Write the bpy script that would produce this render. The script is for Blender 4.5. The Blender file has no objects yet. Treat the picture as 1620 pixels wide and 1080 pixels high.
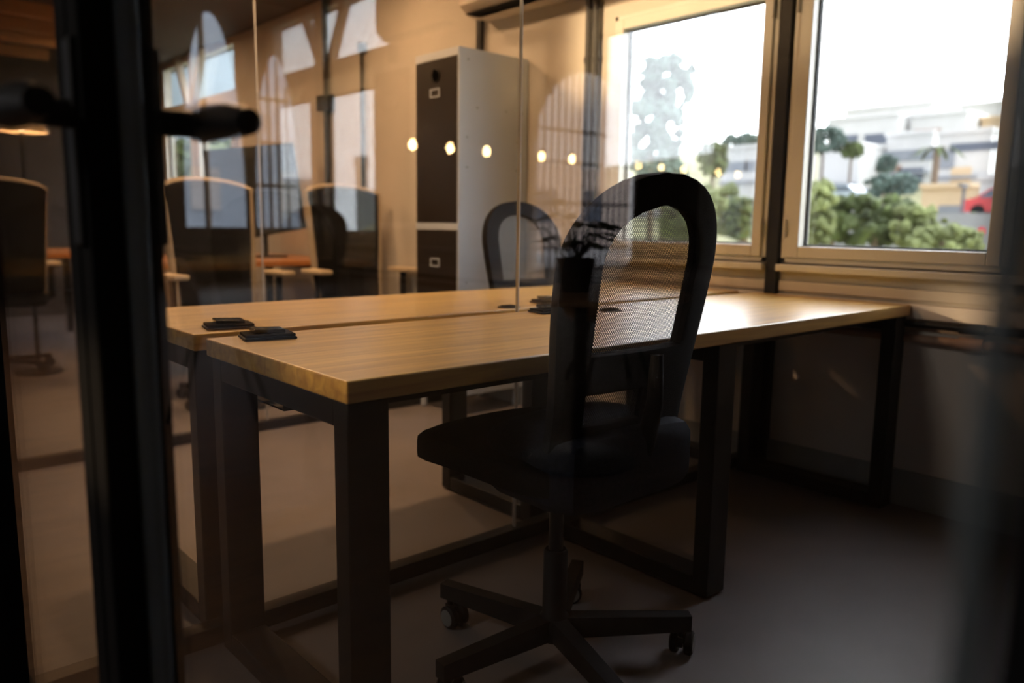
import bpy, bmesh, math, random
from mathutils import Vector, Matrix
random.seed(7)
SC = bpy.context.scene
COL = SC.collection

# ---------------------------------------------------------------- camera, sky, sun, exposure
CAM = Vector((-0.6601, -1.1602, 1.0175))
YAW, PITCH, ROLL, FPX = math.radians(48.3307), math.radians(8.4528), math.radians(0.7965), 1250.47
fwd = Vector((math.cos(YAW)*math.cos(PITCH), math.sin(YAW)*math.cos(PITCH), -math.sin(PITCH)))
rt0 = Vector((math.sin(YAW), -math.cos(YAW), 0)); up0 = rt0.cross(fwd)
rgt = rt0*math.cos(ROLL) + up0*math.sin(ROLL); upv = -rt0*math.sin(ROLL) + up0*math.cos(ROLL)
cd = bpy.data.cameras.new('camera'); cam = bpy.data.objects.new('camera', cd); COL.objects.link(cam)
cam.matrix_world = Matrix(((rgt.x, upv.x, -fwd.x, CAM.x), (rgt.y, upv.y, -fwd.y, CAM.y), (rgt.z, upv.z, -fwd.z, CAM.z), (0, 0, 0, 1)))
cd.sensor_width = 36; cd.lens = FPX/1620*36; cd.clip_start = 0.02; cd.clip_end = 600
cd.dof.use_dof = True; cd.dof.focus_distance = 1.70; cd.dof.aperture_fstop = 2.2
SC.camera = cam
SC.view_settings.view_transform = 'Standard'; SC.view_settings.look = 'None'
SC.view_settings.exposure = 0.0; SC.view_settings.gamma = 1.0; SC.view_settings.use_curve_mapping = False
try:
    cy = SC.cycles
    cy.transparent_max_bounces = 40; cy.max_bounces = 10; cy.diffuse_bounces = 4; cy.glossy_bounces = 5
    cy.use_denoising = True; cy.sample_clamp_indirect = 4.0; cy.caustics_reflective = False; cy.caustics_refractive = False
except Exception: pass

W = bpy.data.worlds.new('sky'); SC.world = W; W.use_nodes = True
nt = W.node_tree; nt.nodes.clear()
wo = nt.nodes.new('ShaderNodeOutputWorld'); bg = nt.nodes.new('ShaderNodeBackground')
tc = nt.nodes.new('ShaderNodeTexCoord'); sx = nt.nodes.new('ShaderNodeSeparateXYZ')
mr = nt.nodes.new('ShaderNodeMapRange'); mr.inputs['From Min'].default_value = -0.5; mr.inputs['From Max'].default_value = 0.6
cr = nt.nodes.new('ShaderNodeValToRGB'); cr.color_ramp.elements[0].color = (2.05, 2.05, 2.15, 1); cr.color_ramp.elements[1].color = (8.6, 8.9, 9.5, 1)
mz = nt.nodes.new('ShaderNodeMapRange'); mz.inputs['From Min'].default_value = 0.0; mz.inputs['From Max'].default_value = 0.9
mz.inputs['To Min'].default_value = 1.0; mz.inputs['To Max'].default_value = 1.0
nt.links.new(tc.outputs['Generated'], sx.inputs[0]); nt.links.new(sx.outputs[0], mr.inputs['Value'])
nt.links.new(mr.outputs[0], cr.inputs[0]); nt.links.new(cr.outputs[0], bg.inputs[0])
nt.links.new(sx.outputs[2], mz.inputs['Value']); nt.links.new(mz.outputs[0], bg.inputs[1]); nt.links.new(bg.outputs[0], wo.inputs[0])

SUN_DIR = Vector((1.0, -0.12, -0.03)).normalized()
sd = bpy.data.lights.new('evening_sun', 'SUN'); sd.energy = 6.8; sd.color = (1.0, 0.68, 0.38); sd.angle = math.radians(0.6)
so = bpy.data.objects.new('evening_sun', sd); COL.objects.link(so)
so.rotation_euler = (-SUN_DIR).to_track_quat('Z', 'Y').to_euler()

def lamp(name, kind, loc, energy, color, size=0.1, target=None, spot=None):
    d = bpy.data.lights.new(name, kind); d.energy = energy; d.color = color
    if kind == 'AREA': d.shape = 'DISK'; d.size = size
    else: d.shadow_soft_size = size
    if spot: d.spot_size = math.radians(spot); d.spot_blend = 0.6
    o = bpy.data.objects.new(name, d); COL.objects.link(o); o.location = loc
    if target is not None: o.rotation_euler = (Vector(loc)-Vector(target)).to_track_quat('Z', 'Y').to_euler()
    return o
WARM = (1.0, 0.56, 0.27)

# ---------------------------------------------------------------- helpers
def at(px, py, d):
    """point seen at pixel (px,py) of the photograph, d metres away measured level"""
    v = fwd + rgt*((px-810)/FPX) - upv*((py-540)/FPX)
    return CAM + v*(d/math.hypot(v.x, v.y))

def mat(name, col, rough=0.5, metal=0.0, var=0.08, scale=8.0, bump=0.0, bscale=None, emit=None, estr=0.0, spec=0.5, coat=0.0):
    m = bpy.data.materials.new(name); m.use_nodes = True; t = m.node_tree; b = t.nodes['Principled BSDF']
    b.inputs['Roughness'].default_value = rough; b.inputs['Metallic'].default_value = metal
    b.inputs['Specular IOR Level'].default_value = spec; b.inputs['Coat Weight'].default_value = coat
    co = t.nodes.new('ShaderNodeTexCoord'); n = t.nodes.new('ShaderNodeTexNoise')
    n.inputs['Scale'].default_value = scale; n.inputs['Detail'].default_value = 5
    t.links.new(co.outputs['Object'], n.inputs['Vector'])
    r = t.nodes.new('ShaderNodeValToRGB')
    r.color_ramp.elements[0].position = 0.3; r.color_ramp.elements[1].position = 0.7
    r.color_ramp.elements[0].color = tuple(c*(1-var) for c in col)+(1,); r.color_ramp.elements[1].color = tuple(min(1, c*(1+var)) for c in col)+(1,)
    t.links.new(n.outputs[0], r.inputs[0]); t.links.new(r.outputs[0], b.inputs['Base Color'])
    if bump:
        n2 = t.nodes.new('ShaderNodeTexNoise'); n2.inputs['Scale'].default_value = bscale or scale*6; n2.inputs['Detail'].default_value = 4
        t.links.new(co.outputs['Object'], n2.inputs['Vector'])
        bp = t.nodes.new('ShaderNodeBump'); bp.inputs['Strength'].default_value = bump; bp.inputs['Distance'].default_value = 0.01
        t.links.new(n2.outputs[0], bp.inputs['Height']); t.links.new(bp.outputs[0], b.inputs['Normal'])
    if emit: b.inputs['Emission Color'].default_value = emit+(1,); b.inputs['Emission Strength'].default_value = estr
    return m

def wood(name, a, b_, rough=0.35, stretch=(0.9, 14, 14), coat=0.0, crough=0.2):
    m = bpy.data.materials.new(name); m.use_nodes = True; t = m.node_tree; b = t.nodes['Principled BSDF']
    b.inputs['Roughness'].default_value = rough; b.inputs['Coat Weight'].default_value = coat; b.inputs['Coat Roughness'].default_value = crough
    co = t.nodes.new('ShaderNodeTexCoord'); mp = t.nodes.new('ShaderNodeMapping'); mp.inputs['Scale'].default_value = stretch
    t.links.new(co.outputs['Object'], mp.inputs[0])
    n = t.nodes.new('ShaderNodeTexNoise'); n.inputs['Scale'].default_value = 3.0; n.inputs['Detail'].default_value = 8; n.inputs['Distortion'].default_value = 0.6
    t.links.new(mp.outputs[0], n.inputs['Vector'])
    # planks (staves) of the glued top
    br = t.nodes.new('ShaderNodeTexBrick'); br.inputs['Scale'].default_value = 1.0
    br.inputs['Color1'].default_value = (0.42, 0.42, 0.42, 1); br.inputs['Color2'].default_value = (0.6, 0.6, 0.6, 1); br.inputs['Mortar'].default_value = (0.45, 0.45, 0.45, 1)
    br.inputs['Brick Width'].default_value = 0.75; br.inputs['Row Height'].default_value = 0.045; br.inputs['Mortar Size'].default_value = 0.001
    t.links.new(co.outputs['Object'], br.inputs['Vector'])
    mx = t.nodes.new('ShaderNodeMix'); mx.data_type = 'FLOAT'; mx.inputs[0].default_value = 0.38
    t.links.new(n.outputs[0], mx.inputs[2]); t.links.new(br.outputs[0], mx.inputs[3])
    r = t.nodes.new('ShaderNodeValToRGB'); r.color_ramp.elements[0].position = 0.36; r.color_ramp.elements[1].position = 0.64
    r.color_ramp.elements[0].color = a+(1,); r.color_ramp.elements[1].color = b_+(1,)
    t.links.new(mx.outputs[0], r.inputs[0]); t.links.new(r.outputs[0], b.inputs['Base Color'])
    bp = t.nodes.new('ShaderNodeBump'); bp.inputs['Strength'].default_value = 0.12; bp.inputs['Distance'].default_value = 0.004
    t.links.new(n.outputs[0], bp.inputs['Height']); t.links.new(bp.outputs[0], b.inputs['Normal'])
    return m

def glass(name, tint=(0.982, 0.988, 0.984), gain=1.0):
    """clear float glass: straight-through transmission plus a Fresnel mirror on each face"""
    m = bpy.data.materials.new(name); m.use_nodes = True; t = m.node_tree; t.nodes.clear()
    out = t.nodes.new('ShaderNodeOutputMaterial'); tr = t.nodes.new('ShaderNodeBsdfTransparent'); gl = t.nodes.new('ShaderNodeBsdfGlossy')
    tr.inputs[0].default_value = tint+(1,); gl.inputs['Roughness'].default_value = 0.0; gl.inputs[0].default_value = (1, 1, 1, 1)
    g = t.nodes.new('ShaderNodeNewGeometry'); dp = t.nodes.new('ShaderNodeVectorMath'); dp.operation = 'DOT_PRODUCT'
    t.links.new(g.outputs['Normal'], dp.inputs[0]); t.links.new(g.outputs['Incoming'], dp.inputs[1])
    def mth(op, a, b=None):
        n = t.nodes.new('ShaderNodeMath'); n.operation = op; n.use_clamp = False
        if hasattr(a, 'is_output'): t.links.new(a, n.inputs[0])
        else: n.inputs[0].default_value = a
        if b is not None:
            if hasattr(b, 'is_output'): t.links.new(b, n.inputs[1])
            else: n.inputs[1].default_value = b
        return n.outputs[0]
    ab = mth('ABSOLUTE', dp.outputs['Value']); om = mth('SUBTRACT', 1.0, ab); p5 = mth('POWER', om, 5.0)
    f = mth('MULTIPLY', mth('ADD', mth('MULTIPLY', p5, 0.957), 0.043), gain)
    mn = mth('MINIMUM', f, 1.0)
    mx = t.nodes.new('ShaderNodeMixShader'); t.links.new(mn, mx.inputs[0]); t.links.new(tr.outputs[0], mx.inputs[1]); t.links.new(gl.outputs[0], mx.inputs[2])
    t.links.new(mx.outputs[0], out.inputs[0]); return m

def netting(name, col, period=0.0054, hole=0.45):
    """woven chair net: a procedural grid of staggered holes"""
    m = bpy.data.materials.new(name); m.use_nodes = True; t = m.node_tree; b = t.nodes['Principled BSDF']; out = t.nodes['Material Output']
    b.inputs['Base Color'].default_value = col+(1,); b.inputs['Roughness'].default_value = 0.6
    co = t.nodes.new('ShaderNodeTexCoord'); s = t.nodes.new('ShaderNodeSeparateXYZ'); t.links.new(co.outputs['Object'], s.inputs[0])
    def mth(op, a, b2=None):
        n = t.nodes.new('ShaderNodeMath'); n.operation = op
        for i, v in enumerate((a, b2)):
            if v is None: continue
            if hasattr(v, 'is_output'): t.links.new(v, n.inputs[i])
            else: n.inputs[i].default_value = v
        return n.outputs[0]
    k = 2*math.pi/period
    u = mth('MULTIPLY', s.outputs[0], k); v = mth('MULTIPLY', s.outputs[2], k*0.8)
    f = mth('ADD', mth('COSINE', mth('ADD', u, v)), mth('COSINE', mth('SUBTRACT', u, v)))
    h = mth('GREATER_THAN', f, hole)
    tr = t.nodes.new('ShaderNodeBsdfTransparent'); mx = t.nodes.new('ShaderNodeMixShader')
    t.links.new(h, mx.inputs[0]); t.links.new(b.outputs[0], mx.inputs[1]); t.links.new(tr.outputs[0], mx.inputs[2]); t.links.new(mx.outputs[0], out.inputs[0])
    return m

class MB:
    def __init__(self): self.bm = bmesh.new()
    def _add(self, verts, faces, M=None):
        vs = [self.bm.verts.new((M @ Vector(v)) if M else v) for v in verts]
        for f in faces:
            try: self.bm.faces.new([vs[i] for i in f])
            except ValueError: pass
        return vs
    def box(self, x0, x1, y0, y1, z0, z1, M=None, bev=0.0, seg=2):
        if bev:
            t = bmesh.new(); bmesh.ops.create_cube(t, size=1)
            for v in t.verts: v.co = Vector(((x0+x1)/2+v.co.x*(x1-x0), (y0+y1)/2+v.co.y*(y1-y0), (z0+z1)/2+v.co.z*(z1-z0)))
            bmesh.ops.bevel(t, geom=list(t.edges), offset=bev, segments=seg, profile=0.5, affect='EDGES')
            self.merge(t, M); return self
        v = [(x, y, z) for x in (x0, x1) for y in (y0, y1) for z in (z0, z1)]
        self._add(v, [(0, 1, 3, 2), (4, 6, 7, 5), (0, 4, 5, 1), (2, 3, 7, 6), (0, 2, 6, 4), (1, 5, 7, 3)], M); return self
    def merge(self, t, M=None):
        idx = {v: i for i, v in enumerate(t.verts)}
        self._add([v.co.copy() for v in t.verts], [[idx[v] for v in f.verts] for f in t.faces], M); t.free()
    def lathe(self, prof, n=24, M=None):
        vs = []; fs = []
        for (r, z) in prof:
            for k in range(n):
                a = 2*math.pi*k/n; vs.append((r*math.cos(a), r*math.sin(a), z))
        for i in range(len(prof)-1):
            for k in range(n): fs.append((i*n+k, i*n+(k+1) % n, (i+1)*n+(k+1) % n, (i+1)*n+k))
        fs.append(list(range(n))[::-1]); fs.append([(len(prof)-1)*n+k for k in range(n)])
        self._add(vs, fs, M); return self
    def cyl(self, a, b, r, n=16, r2=None):
        a = Vector(a); b = Vector(b); L = (b-a).length
        M = Matrix.Translation(a) @ (b-a).to_track_quat('Z', 'Y').to_matrix().to_4x4()
        return self.lathe([(r, 0), (r2 if r2 is not None else r, L)], n, M)
    def bar(self, a, b, w, h, up=(0, 0, 1)):
        a = Vector(a); b = Vector(b); d = (b-a).normalized(); s = d.cross(Vector(up)).normalized(); u = s.cross(d)
        v = []
        for p in (a, b):
            for i in (-1, 1):
                for j in (-1, 1): v.append(p + s*i*w/2 + u*j*h/2)
        self._add(v, [(0, 1, 3, 2), (4, 6, 7, 5), (0, 4, 5, 1), (2, 3, 7, 6), (0, 2, 6, 4), (1, 5, 7, 3)]); return self
    def tube(self, pts, r, n=10):
        pts = [Vector(p) for p in pts]; rings = []
        for i, p in enumerate(pts):
            d = (pts[min(i+1, len(pts)-1)]-pts[max(i-1, 0)]).normalized()
            s = d.cross(Vector((0.013, 0.02, 1))); s = s.normalized() if s.length > 1e-3 else Vector((1, 0, 0)); u = s.cross(d)
            rr = r[i] if isinstance(r, (list, tuple)) else r
            rings.append([p+(s*math.cos(2*math.pi*k/n)+u*math.sin(2*math.pi*k/n))*rr for k in range(n)])
        vs = [v for g in rings for v in g]; fs = []
        for i in range(len(pts)-1):
            for k in range(n): fs.append((i*n+k, i*n+(k+1) % n, (i+1)*n+(k+1) % n, (i+1)*n+k))
        fs.append(list(range(n))[::-1]); fs.append([(len(pts)-1)*n+k for k in range(n)])
        self._add(vs, fs); return self
    def prism(self, poly, d, axis='x', o=0.0):
        """poly of (a,b) extruded from o by d along axis: x->(y,z), y->(x,z), z->(x,y)"""
        def P(a, b, c): return {'x': (c, a, b), 'y': (a, c, b), 'z': (a, b, c)}[axis]
        n = len(poly); vs = [P(a, b, o) for a, b in poly]+[P(a, b, o+d) for a, b in poly]
        self._add(vs, [list(range(n)), list(range(n, 2*n))[::-1]]+[(i, (i+1) % n, n+(i+1) % n, n+i) for i in range(n)]); return self
    def blob(self, c, r, sub=2, amp=0.2, sq=(1, 1, 1)):
        t = bmesh.new(); bmesh.ops.create_icosphere(t, subdivisions=sub, radius=1)
        for v in t.verts: v.co = Vector(c)+Vector((v.co.x*sq[0], v.co.y*sq[1], v.co.z*sq[2]))*r*(1+random.uniform(-amp, amp))
        self.merge(t); return self
    def build(self, name, m, parent=None, smooth=False, loc=None):
        bmesh.ops.recalc_face_normals(self.bm, faces=list(self.bm.faces))
        me = bpy.data.meshes.new(name); self.bm.to_mesh(me); self.bm.free()
        if smooth:
            for p in me.polygons: p.use_smooth = True
            try: me.set_sharp_from_angle(angle=math.radians(40))
            except Exception: pass
        me.materials.append(m); o = bpy.data.objects.new(name, me); COL.objects.link(o)
        if parent is not None: o.parent = parent
        if loc is not None: o.location = loc
        return o

def tag(o, label=None, cat=None, group=None, kind=None):
    if label: o['label'] = label
    if cat: o['category'] = cat
    if group: o['group'] = group
    if kind: o['kind'] = kind
    return o
def thing(name, label, cat, loc=(0, 0, 0), rz=0.0, group=None, parent=None):
    o = bpy.data.objects.new(name, None); COL.objects.link(o); o.location = loc; o.rotation_euler = (0, 0, rz)
    return tag(o, label, cat, group)
def struct(o): o['kind'] = 'structure'; return o
def copy_tree(o, parent=None):
    c = o.copy(); COL.objects.link(c)
    if parent is not None: c.parent = parent
    for ch in [x for x in bpy.data.objects if x.parent == o]: copy_tree(ch, c)
    return c

# ---------------------------------------------------------------- materials
M = dict(
    floor=mat('vinyl floor', (0.225, 0.20, 0.205), 0.5, var=0.12, scale=2.5, bump=0.05, bscale=120),
    wall=mat('painted wall', (0.62, 0.575, 0.51), 0.65, var=0.04, scale=3, bump=0.06, bscale=60),
    wall_low=mat('painted wainscot', (0.80, 0.74, 0.69), 0.6, var=0.05, scale=3, bump=0.05),
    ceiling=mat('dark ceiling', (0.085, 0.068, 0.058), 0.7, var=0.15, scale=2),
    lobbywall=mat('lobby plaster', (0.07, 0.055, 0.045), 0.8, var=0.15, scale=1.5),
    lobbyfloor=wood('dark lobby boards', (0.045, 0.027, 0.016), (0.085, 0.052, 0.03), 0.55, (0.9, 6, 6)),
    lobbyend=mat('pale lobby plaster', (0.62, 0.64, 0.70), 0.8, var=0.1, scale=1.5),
    board=mat('grey skirting', (0.38, 0.40, 0.42), 0.5),
    pvc=mat('window frame lacquer', (0.70, 0.68, 0.63), 0.35, var=0.02),
    black=mat('black steel', (0.013, 0.013, 0.014), 0.42, metal=0.0, spec=0.3, var=0.3, scale=20),
    blackp=mat('black plastic', (0.010, 0.010, 0.012), 0.5, var=0.2, spec=0.2),
    fabric=mat('black fabric', (0.010, 0.010, 0.012), 0.9, spec=0.12, var=0.25, scale=120, bump=0.25, bscale=500),
    navy=mat('navy fabric', (0.014, 0.017, 0.028), 0.85, spec=0.12, var=0.25, scale=120, bump=0.2, bscale=500),
    dark=mat('dark anodised aluminium', (0.014, 0.014, 0.015), 0.85, metal=0.0, spec=0.06),
    alu=mat('grey aluminium bead', (0.22, 0.28, 0.33), 0.45, metal=0.2),
    oak=wood('oiled oak top', (0.43, 0.215, 0.042), (0.84, 0.52, 0.125), 0.40, coat=1.0, crough=0.32),
    orange=wood('orange beech top', (0.55, 0.20, 0.06), (0.78, 0.33, 0.11), 0.3),
    white=mat('blue tinted white steel', (0.60, 0.68, 0.78), 0.35, var=0.02),  # blue in the white stands in for cool daylight on the cabinet
    darkdoor=mat('dark brown door', (0.022, 0.016, 0.012), 0.30, var=0.2, scale=3, spec=0.25),
    screw=mat('screw head', (0.06, 0.06, 0.06), 0.4, metal=0.8),
    beige=mat('beige upholstery', (0.50, 0.42, 0.33), 0.85, var=0.08, scale=60, bump=0.2, bscale=300),
    cream=mat('cream pad', (0.75, 0.60, 0.42), 0.5),
    screen=mat('monitor glass', (0.02, 0.028, 0.035), 0.12),
    acw=mat('white appliance plastic', (0.74, 0.66, 0.56), 0.45),
    chrome=mat('grey tyre', (0.22, 0.22, 0.22), 0.4),
    strip=mat('glass joint bead', (0.80, 0.80, 0.78), 0.2),
    glassp=glass('partition glass'), glassd=glass('door glass', (0.965, 0.968, 0.965), 1.1), glassw=glass('window glass', (0.98, 0.988, 0.988)),
    net=netting('chair net', (0.012, 0.012, 0.014)),
    plant=mat('houseplant leaf', (0.03, 0.08, 0.025), 0.4, var=0.3), pot=mat('dark pot', (0.03, 0.025, 0.022), 0.5),
    shell=wood('bent plywood', (0.30, 0.17, 0.09), (0.45, 0.28, 0.15), 0.4),
    bulb=mat('warm filament bulb', (1, 0.8, 0.5), 0.3, emit=(1.0, 0.66, 0.28), estr=60.0),
    diffuser=mat('lamp diffuser', (1, 0.9, 0.8), 0.3, emit=(1.0, 0.80, 0.55), estr=6.0),
    batten=wood('timber batten', (0.52, 0.27, 0.12), (0.66, 0.37, 0.18), 0.6),
    bwhite=mat('white render', (0.70, 0.70, 0.70), 0.8, var=0.05, scale=0.5),  # plain even white
    bpeach=mat('peach render', (0.76, 0.58, 0.38), 0.8, var=0.06, scale=0.5),
    bgrey=mat('grey blue render', (0.30, 0.325, 0.37), 0.8, var=0.06, scale=0.5),
    bblue=mat('pale blue render', (0.50, 0.60, 0.70), 0.8, var=0.06, scale=0.5),
    slate=mat('slate blue render', (0.34, 0.40, 0.45), 0.8, var=0.05, scale=0.4),
    bwin=mat('dark house window', (0.13, 0.15, 0.20), 0.3), brown=mat('wooden shutter', (0.42, 0.27, 0.20), 0.6),  # bwin is an even dark blue grey
    foliage=mat('olive foliage', (0.080, 0.105, 0.034), 0.9, var=0.75, scale=2.2, bump=0.6, bscale=5),
    foliage2=mat('pale green foliage', (0.17, 0.195, 0.075), 0.9, var=0.6, scale=2.0, bump=0.6, bscale=5),
    foliage3=mat('blue green foliage', (0.085, 0.125, 0.105), 0.9, var=0.5, scale=1.6, bump=0.6, bscale=4),
    trunk=mat('bark', (0.20, 0.15, 0.11), 0.9, var=0.3), grass=mat('dry hillside', (0.30, 0.29, 0.17), 0.95, var=0.25, scale=0.15),
    road=mat('asphalt street', (0.38, 0.38, 0.40), 0.9, scale=0.4), carw=mat('white car paint', (0.85, 0.87, 0.9), 0.3), carr=mat('red car paint', (0.65, 0.08, 0.08), 0.3),
    carb=mat('silver blue car paint', (0.5, 0.58, 0.66), 0.3), cglass=mat('car glass', (0.15, 0.18, 0.22), 0.2), signr=mat('red sign enamel', (0.8, 0.05, 0.08), 0.4),
    gate=mat('grey gate iron', (0.10, 0.10, 0.11), 0.5), pink=mat('pinkish courtyard wall', (0.80, 0.66, 0.58), 0.8, var=0.08, scale=0.6),
)

# ---------------------------------------------------------------- setting
XW = 2.32                      # inner face of the window wall
ZC = 2.62                      # office ceiling
struct(MB().box(-0.45, 2.55, -3.4, 11.7, -0.15, 0).build('floor', M['floor']))
struct(MB().box(-18.2, -0.45, -3.4, 11.8, -0.15, 0).build('floor_lobby', M['lobbyfloor']))
b = MB(); b.box(-0.44, 2.55, -3.4, 11.7, ZC, ZC+0.2)
struct(b.build('ceiling', M['ceiling']))
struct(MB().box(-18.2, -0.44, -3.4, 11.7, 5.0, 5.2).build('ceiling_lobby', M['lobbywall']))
struct(MB().box(-18.2, 2.55, -3.6, 11.8, 5.2, 21).build('sun_block_storeys', M['bgrey']))  # unseen mass added overhead to shade the hillside houses from the sun
struct(MB().box(-1.0, 2.5, 11.8, 85, -6, 21).build('sun_block_wing', M['bgrey']))  # unseen block added to keep the low sun off the hillside houses
# window wall with its openings
W1 = (-0.29, 0.53); W2 = (0.60, 1.46); W5 = (5.93, 6.86); W4 = (6.93, 7.82); WZ = (0.88, 1.99)
C1 = (-0.22, 1.62); C5 = (5.93, 7.82); CZ = (2.155, 2.58)
b = MB(); b2 = MB()
def piece(y0, y1, z0, z1): b.box(XW, XW+0.09, y0, y1, z0, z1)
b2.box(XW, XW+0.09, -3.4, 2.45, 0, 0.70)
piece(-3.4, 2.45, 0.70, WZ[0]); piece(2.45, W5[0], 0, ZC); piece(W4[1], 11.7, 0, ZC); piece(W5[0], W4[1], 0, WZ[0]); piece(W5[0], W4[1], WZ[1], CZ[0]); piece(W5[0], W4[1], CZ[1], ZC); piece(W5[1], W4[0], *WZ)
piece(-3.4, W1[0], *WZ); piece(W1[1], W2[0], *WZ); piece(W2[1], 2.45, *WZ)
piece(-3.4, 2.45, WZ[1], CZ[0]); piece(-3.4, C1[0], *CZ); piece(C1[1], 2.45, *CZ); piece(-3.4, 2.45, CZ[1], ZC)
struct(b.build('wall_back', M['wall'])); struct(b2.build('wall_back_lower', M['wall_low']))
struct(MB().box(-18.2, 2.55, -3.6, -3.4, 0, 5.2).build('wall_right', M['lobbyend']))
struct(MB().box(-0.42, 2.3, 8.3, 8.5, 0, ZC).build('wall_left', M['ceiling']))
struct(MB().box(XW-0.014, XW-0.001, -3.4, 2.44, 0, 0.135).build('baseboard_back', M['board']))
# long mouldings below the sills
b = MB()
for ya, yb in ((-3.38, 0.534), (0.594, 2.0)): b.box(XW-0.055, XW-0.001, ya, yb, 0.845, 0.872, bev=0.004)
struct(b.build('trim_1', M['pvc']))
struct(MB().box(XW-0.02, XW-0.001, -3.38, 0.534, 0.765, 0.805, bev=0.004).box(XW-0.02, XW-0.001, 0.594, 2.0, 0.765, 0.805, bev=0.004).build('trim_2', M['wall']))
struct(MB().box(XW-0.03, XW-0.001, -3.38, 0.534, 0.70, 0.752, bev=0.004).box(XW-0.03, XW-0.001, 0.594, 2.0, 0.70, 0.752, bev=0.004).build('trim_3', M['wall_low']))

def window(n, y0, y1, sash, z0=WZ[0], z1=WZ[1], hinge=None):
    """fixed outer frame plus sash; sash = (ya, yb, za, zb) of the visible glass"""
    ya, yb, za, zb = sash; f = MB()
    xo = XW-0.02
    f.box(xo, XW+0.07, y0, y0+0.018, z0, z1); f.box(xo, XW+0.07, y1-0.018, y1, z0, z1); f.box(xo, XW+0.07, y0, y1, z0, z0+0.018); f.box(xo, XW+0.07, y0, y1, z1-0.018, z1)
    o = struct(f.build('window_%d' % n, M['pvc']))
    s = MB(); xs = XW-0.032
    s.box(xs, XW+0.05, y0+0.02, ya, z0+0.02, z1-0.02, bev=0.004); s.box(xs, XW+0.05, yb, y1-0.02, z0+0.02, z1-0.02, bev=0.004)
    s.box(xs+0.001, XW+0.05, ya, yb, z0+0.02, za, bev=0.004); s.box(xs+0.001, XW+0.05, ya, yb, zb, z1-0.02, bev=0.004)
    sh = s.build('sash', M['pvc'], o)
    g = MB(); t = 0.007
    for (a, c, d, e) in ((ya, ya+t, za, zb), (yb-t, yb, za, zb), (ya, yb, za, za+t), (ya, yb, zb-t, zb)): g.box(XW+0.012, XW+0.03, a, c, d, e)
    g.build('gasket', M['blackp'], sh)
    MB().box(XW+0.03, XW+0.036, ya, yb, za, zb).build('pane', M['glassw'], o)
    if hinge is not None:
        for z in (z0+0.10, z1-0.15): MB().cyl((xs-0.006, hinge, z), (xs-0.006, hinge, z+0.07), 0.007, 10).build('hinge', M['pvc'], o)
    return o
w1 = window(1, W1[0], W1[1], (-0.226, 0.452, 0.945, 1.93), hinge=W1[1]-0.02)
w2 = window(2, W2[0], W2[1], (0.663, 1.400, 0.947, 1.925), hinge=W2[0]+0.02)
window(4, W4[0], W4[1], (7.01, 7.74, 0.947, 1.925)); window(5, W5[0], W5[1], (6.01, 6.78, 0.947, 1.925))
for n, (c, vy) in enumerate(((C1, 0.66), (C5, 6.88))):
    f = MB(); f.box(XW, XW+0.05, c[0], c[0]+0.02, *CZ); f.box(XW, XW+0.05, c[1]-0.02, c[1], *CZ); f.box(XW, XW+0.05, c[0], c[1], CZ[0], CZ[0]+0.02); f.box(XW, XW+0.05, c[0], c[1], CZ[1]-0.02, CZ[1])
    o = struct(f.build('window_%d' % (3, 6)[n], M['pvc']))
    MB().box(XW+0.03, XW+0.036, c[0]+0.02, c[1]-0.02, CZ[0]+0.02, CZ[1]-0.02).build('pane', M['glassw'], o)
    v = MB(); v.bar((XW-0.03, vy, CZ[0]-0.03), (XW-0.03, vy-0.30, ZC-0.005), 0.05, 0.06, up=(1, 0, 0)); v.bar((XW-0.03, vy+0.12, CZ[0]-0.03), (XW-0.03, vy+0.40, ZC-0.005), 0.05, 0.06, up=(1, 0, 0))
    v.box(XW-0.055, XW-0.005, vy-0.035, vy+0.035, CZ[0]-0.03, ZC-0.002)
    tag(v.build('roof_brace', M['wall']), 'beige painted V-shaped roof brace across the high window %s' % ('above the desks' if n == 0 else 'far left behind the tall chairs'), 'brace')

# front glass wall: jambs, fixed panes; the door is a thing
XF0, XF1 = -0.45, -0.38
b = MB(); b.box(XF0, XF1, -0.252, -0.212, 0, 2.14); b.box(XF0, XF1, -1.24, -1.185, 0, 2.14); b.box(XF0, XF1, -3.4, 8.3, 2.14, ZC)
for y in (0.665, 2.47, 5.0): b.box(XF0, XF1, y-0.02, y+0.02, 0, 2.14)
b.box(XF0, XF1, -0.212, 8.3, 0, 0.05); b.box(XF0, XF1, -3.4, -1.24, 0, 0.05)
fr = struct(b.build('wall_front', M['dark']))
for (y0, y1) in ((-0.212, 0.645), (0.685, 2.45), (2.49, 4.98), (5.02, 8.28), (-3.38, -1.24)):
    MB().box(-0.42, -0.412, y0, y1, 0.05, 2.14).build('pane', M['glassd'], fr)
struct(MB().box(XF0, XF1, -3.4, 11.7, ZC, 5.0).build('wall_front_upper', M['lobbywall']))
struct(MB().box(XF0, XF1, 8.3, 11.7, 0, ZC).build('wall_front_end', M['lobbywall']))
dr = thing('glass_door', 'dark framed glass door in the foreground with a black lever handle', 'door', (-0.415, -1.18, 0))
O = Vector((0.415, 1.18, 0))
def dbox(name, m, *bx):
    q = MB()
    for c in bx: q.box(c[0]+O.x, c[1]+O.x, c[2]+O.y, c[3]+O.y, c[4], c[5], bev=0.003)
    return q.build(name, m, dr)
dbox('latch_stile', M['dark'], (XF0, XF1, -0.298, -0.257, 0.01, 2.12))
dbox('hinge_stile', M['blackp'], (XF0, XF1, -1.182, -1.103, 0.01, 2.12))
dbox('top_rail', M['dark'], (XF0, XF1, -1.103, -0.298, 2.05, 2.12)); dbox('bottom_rail', M['dark'], (XF0, XF1, -1.103, -0.298, 0.01, 0.10))
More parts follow.
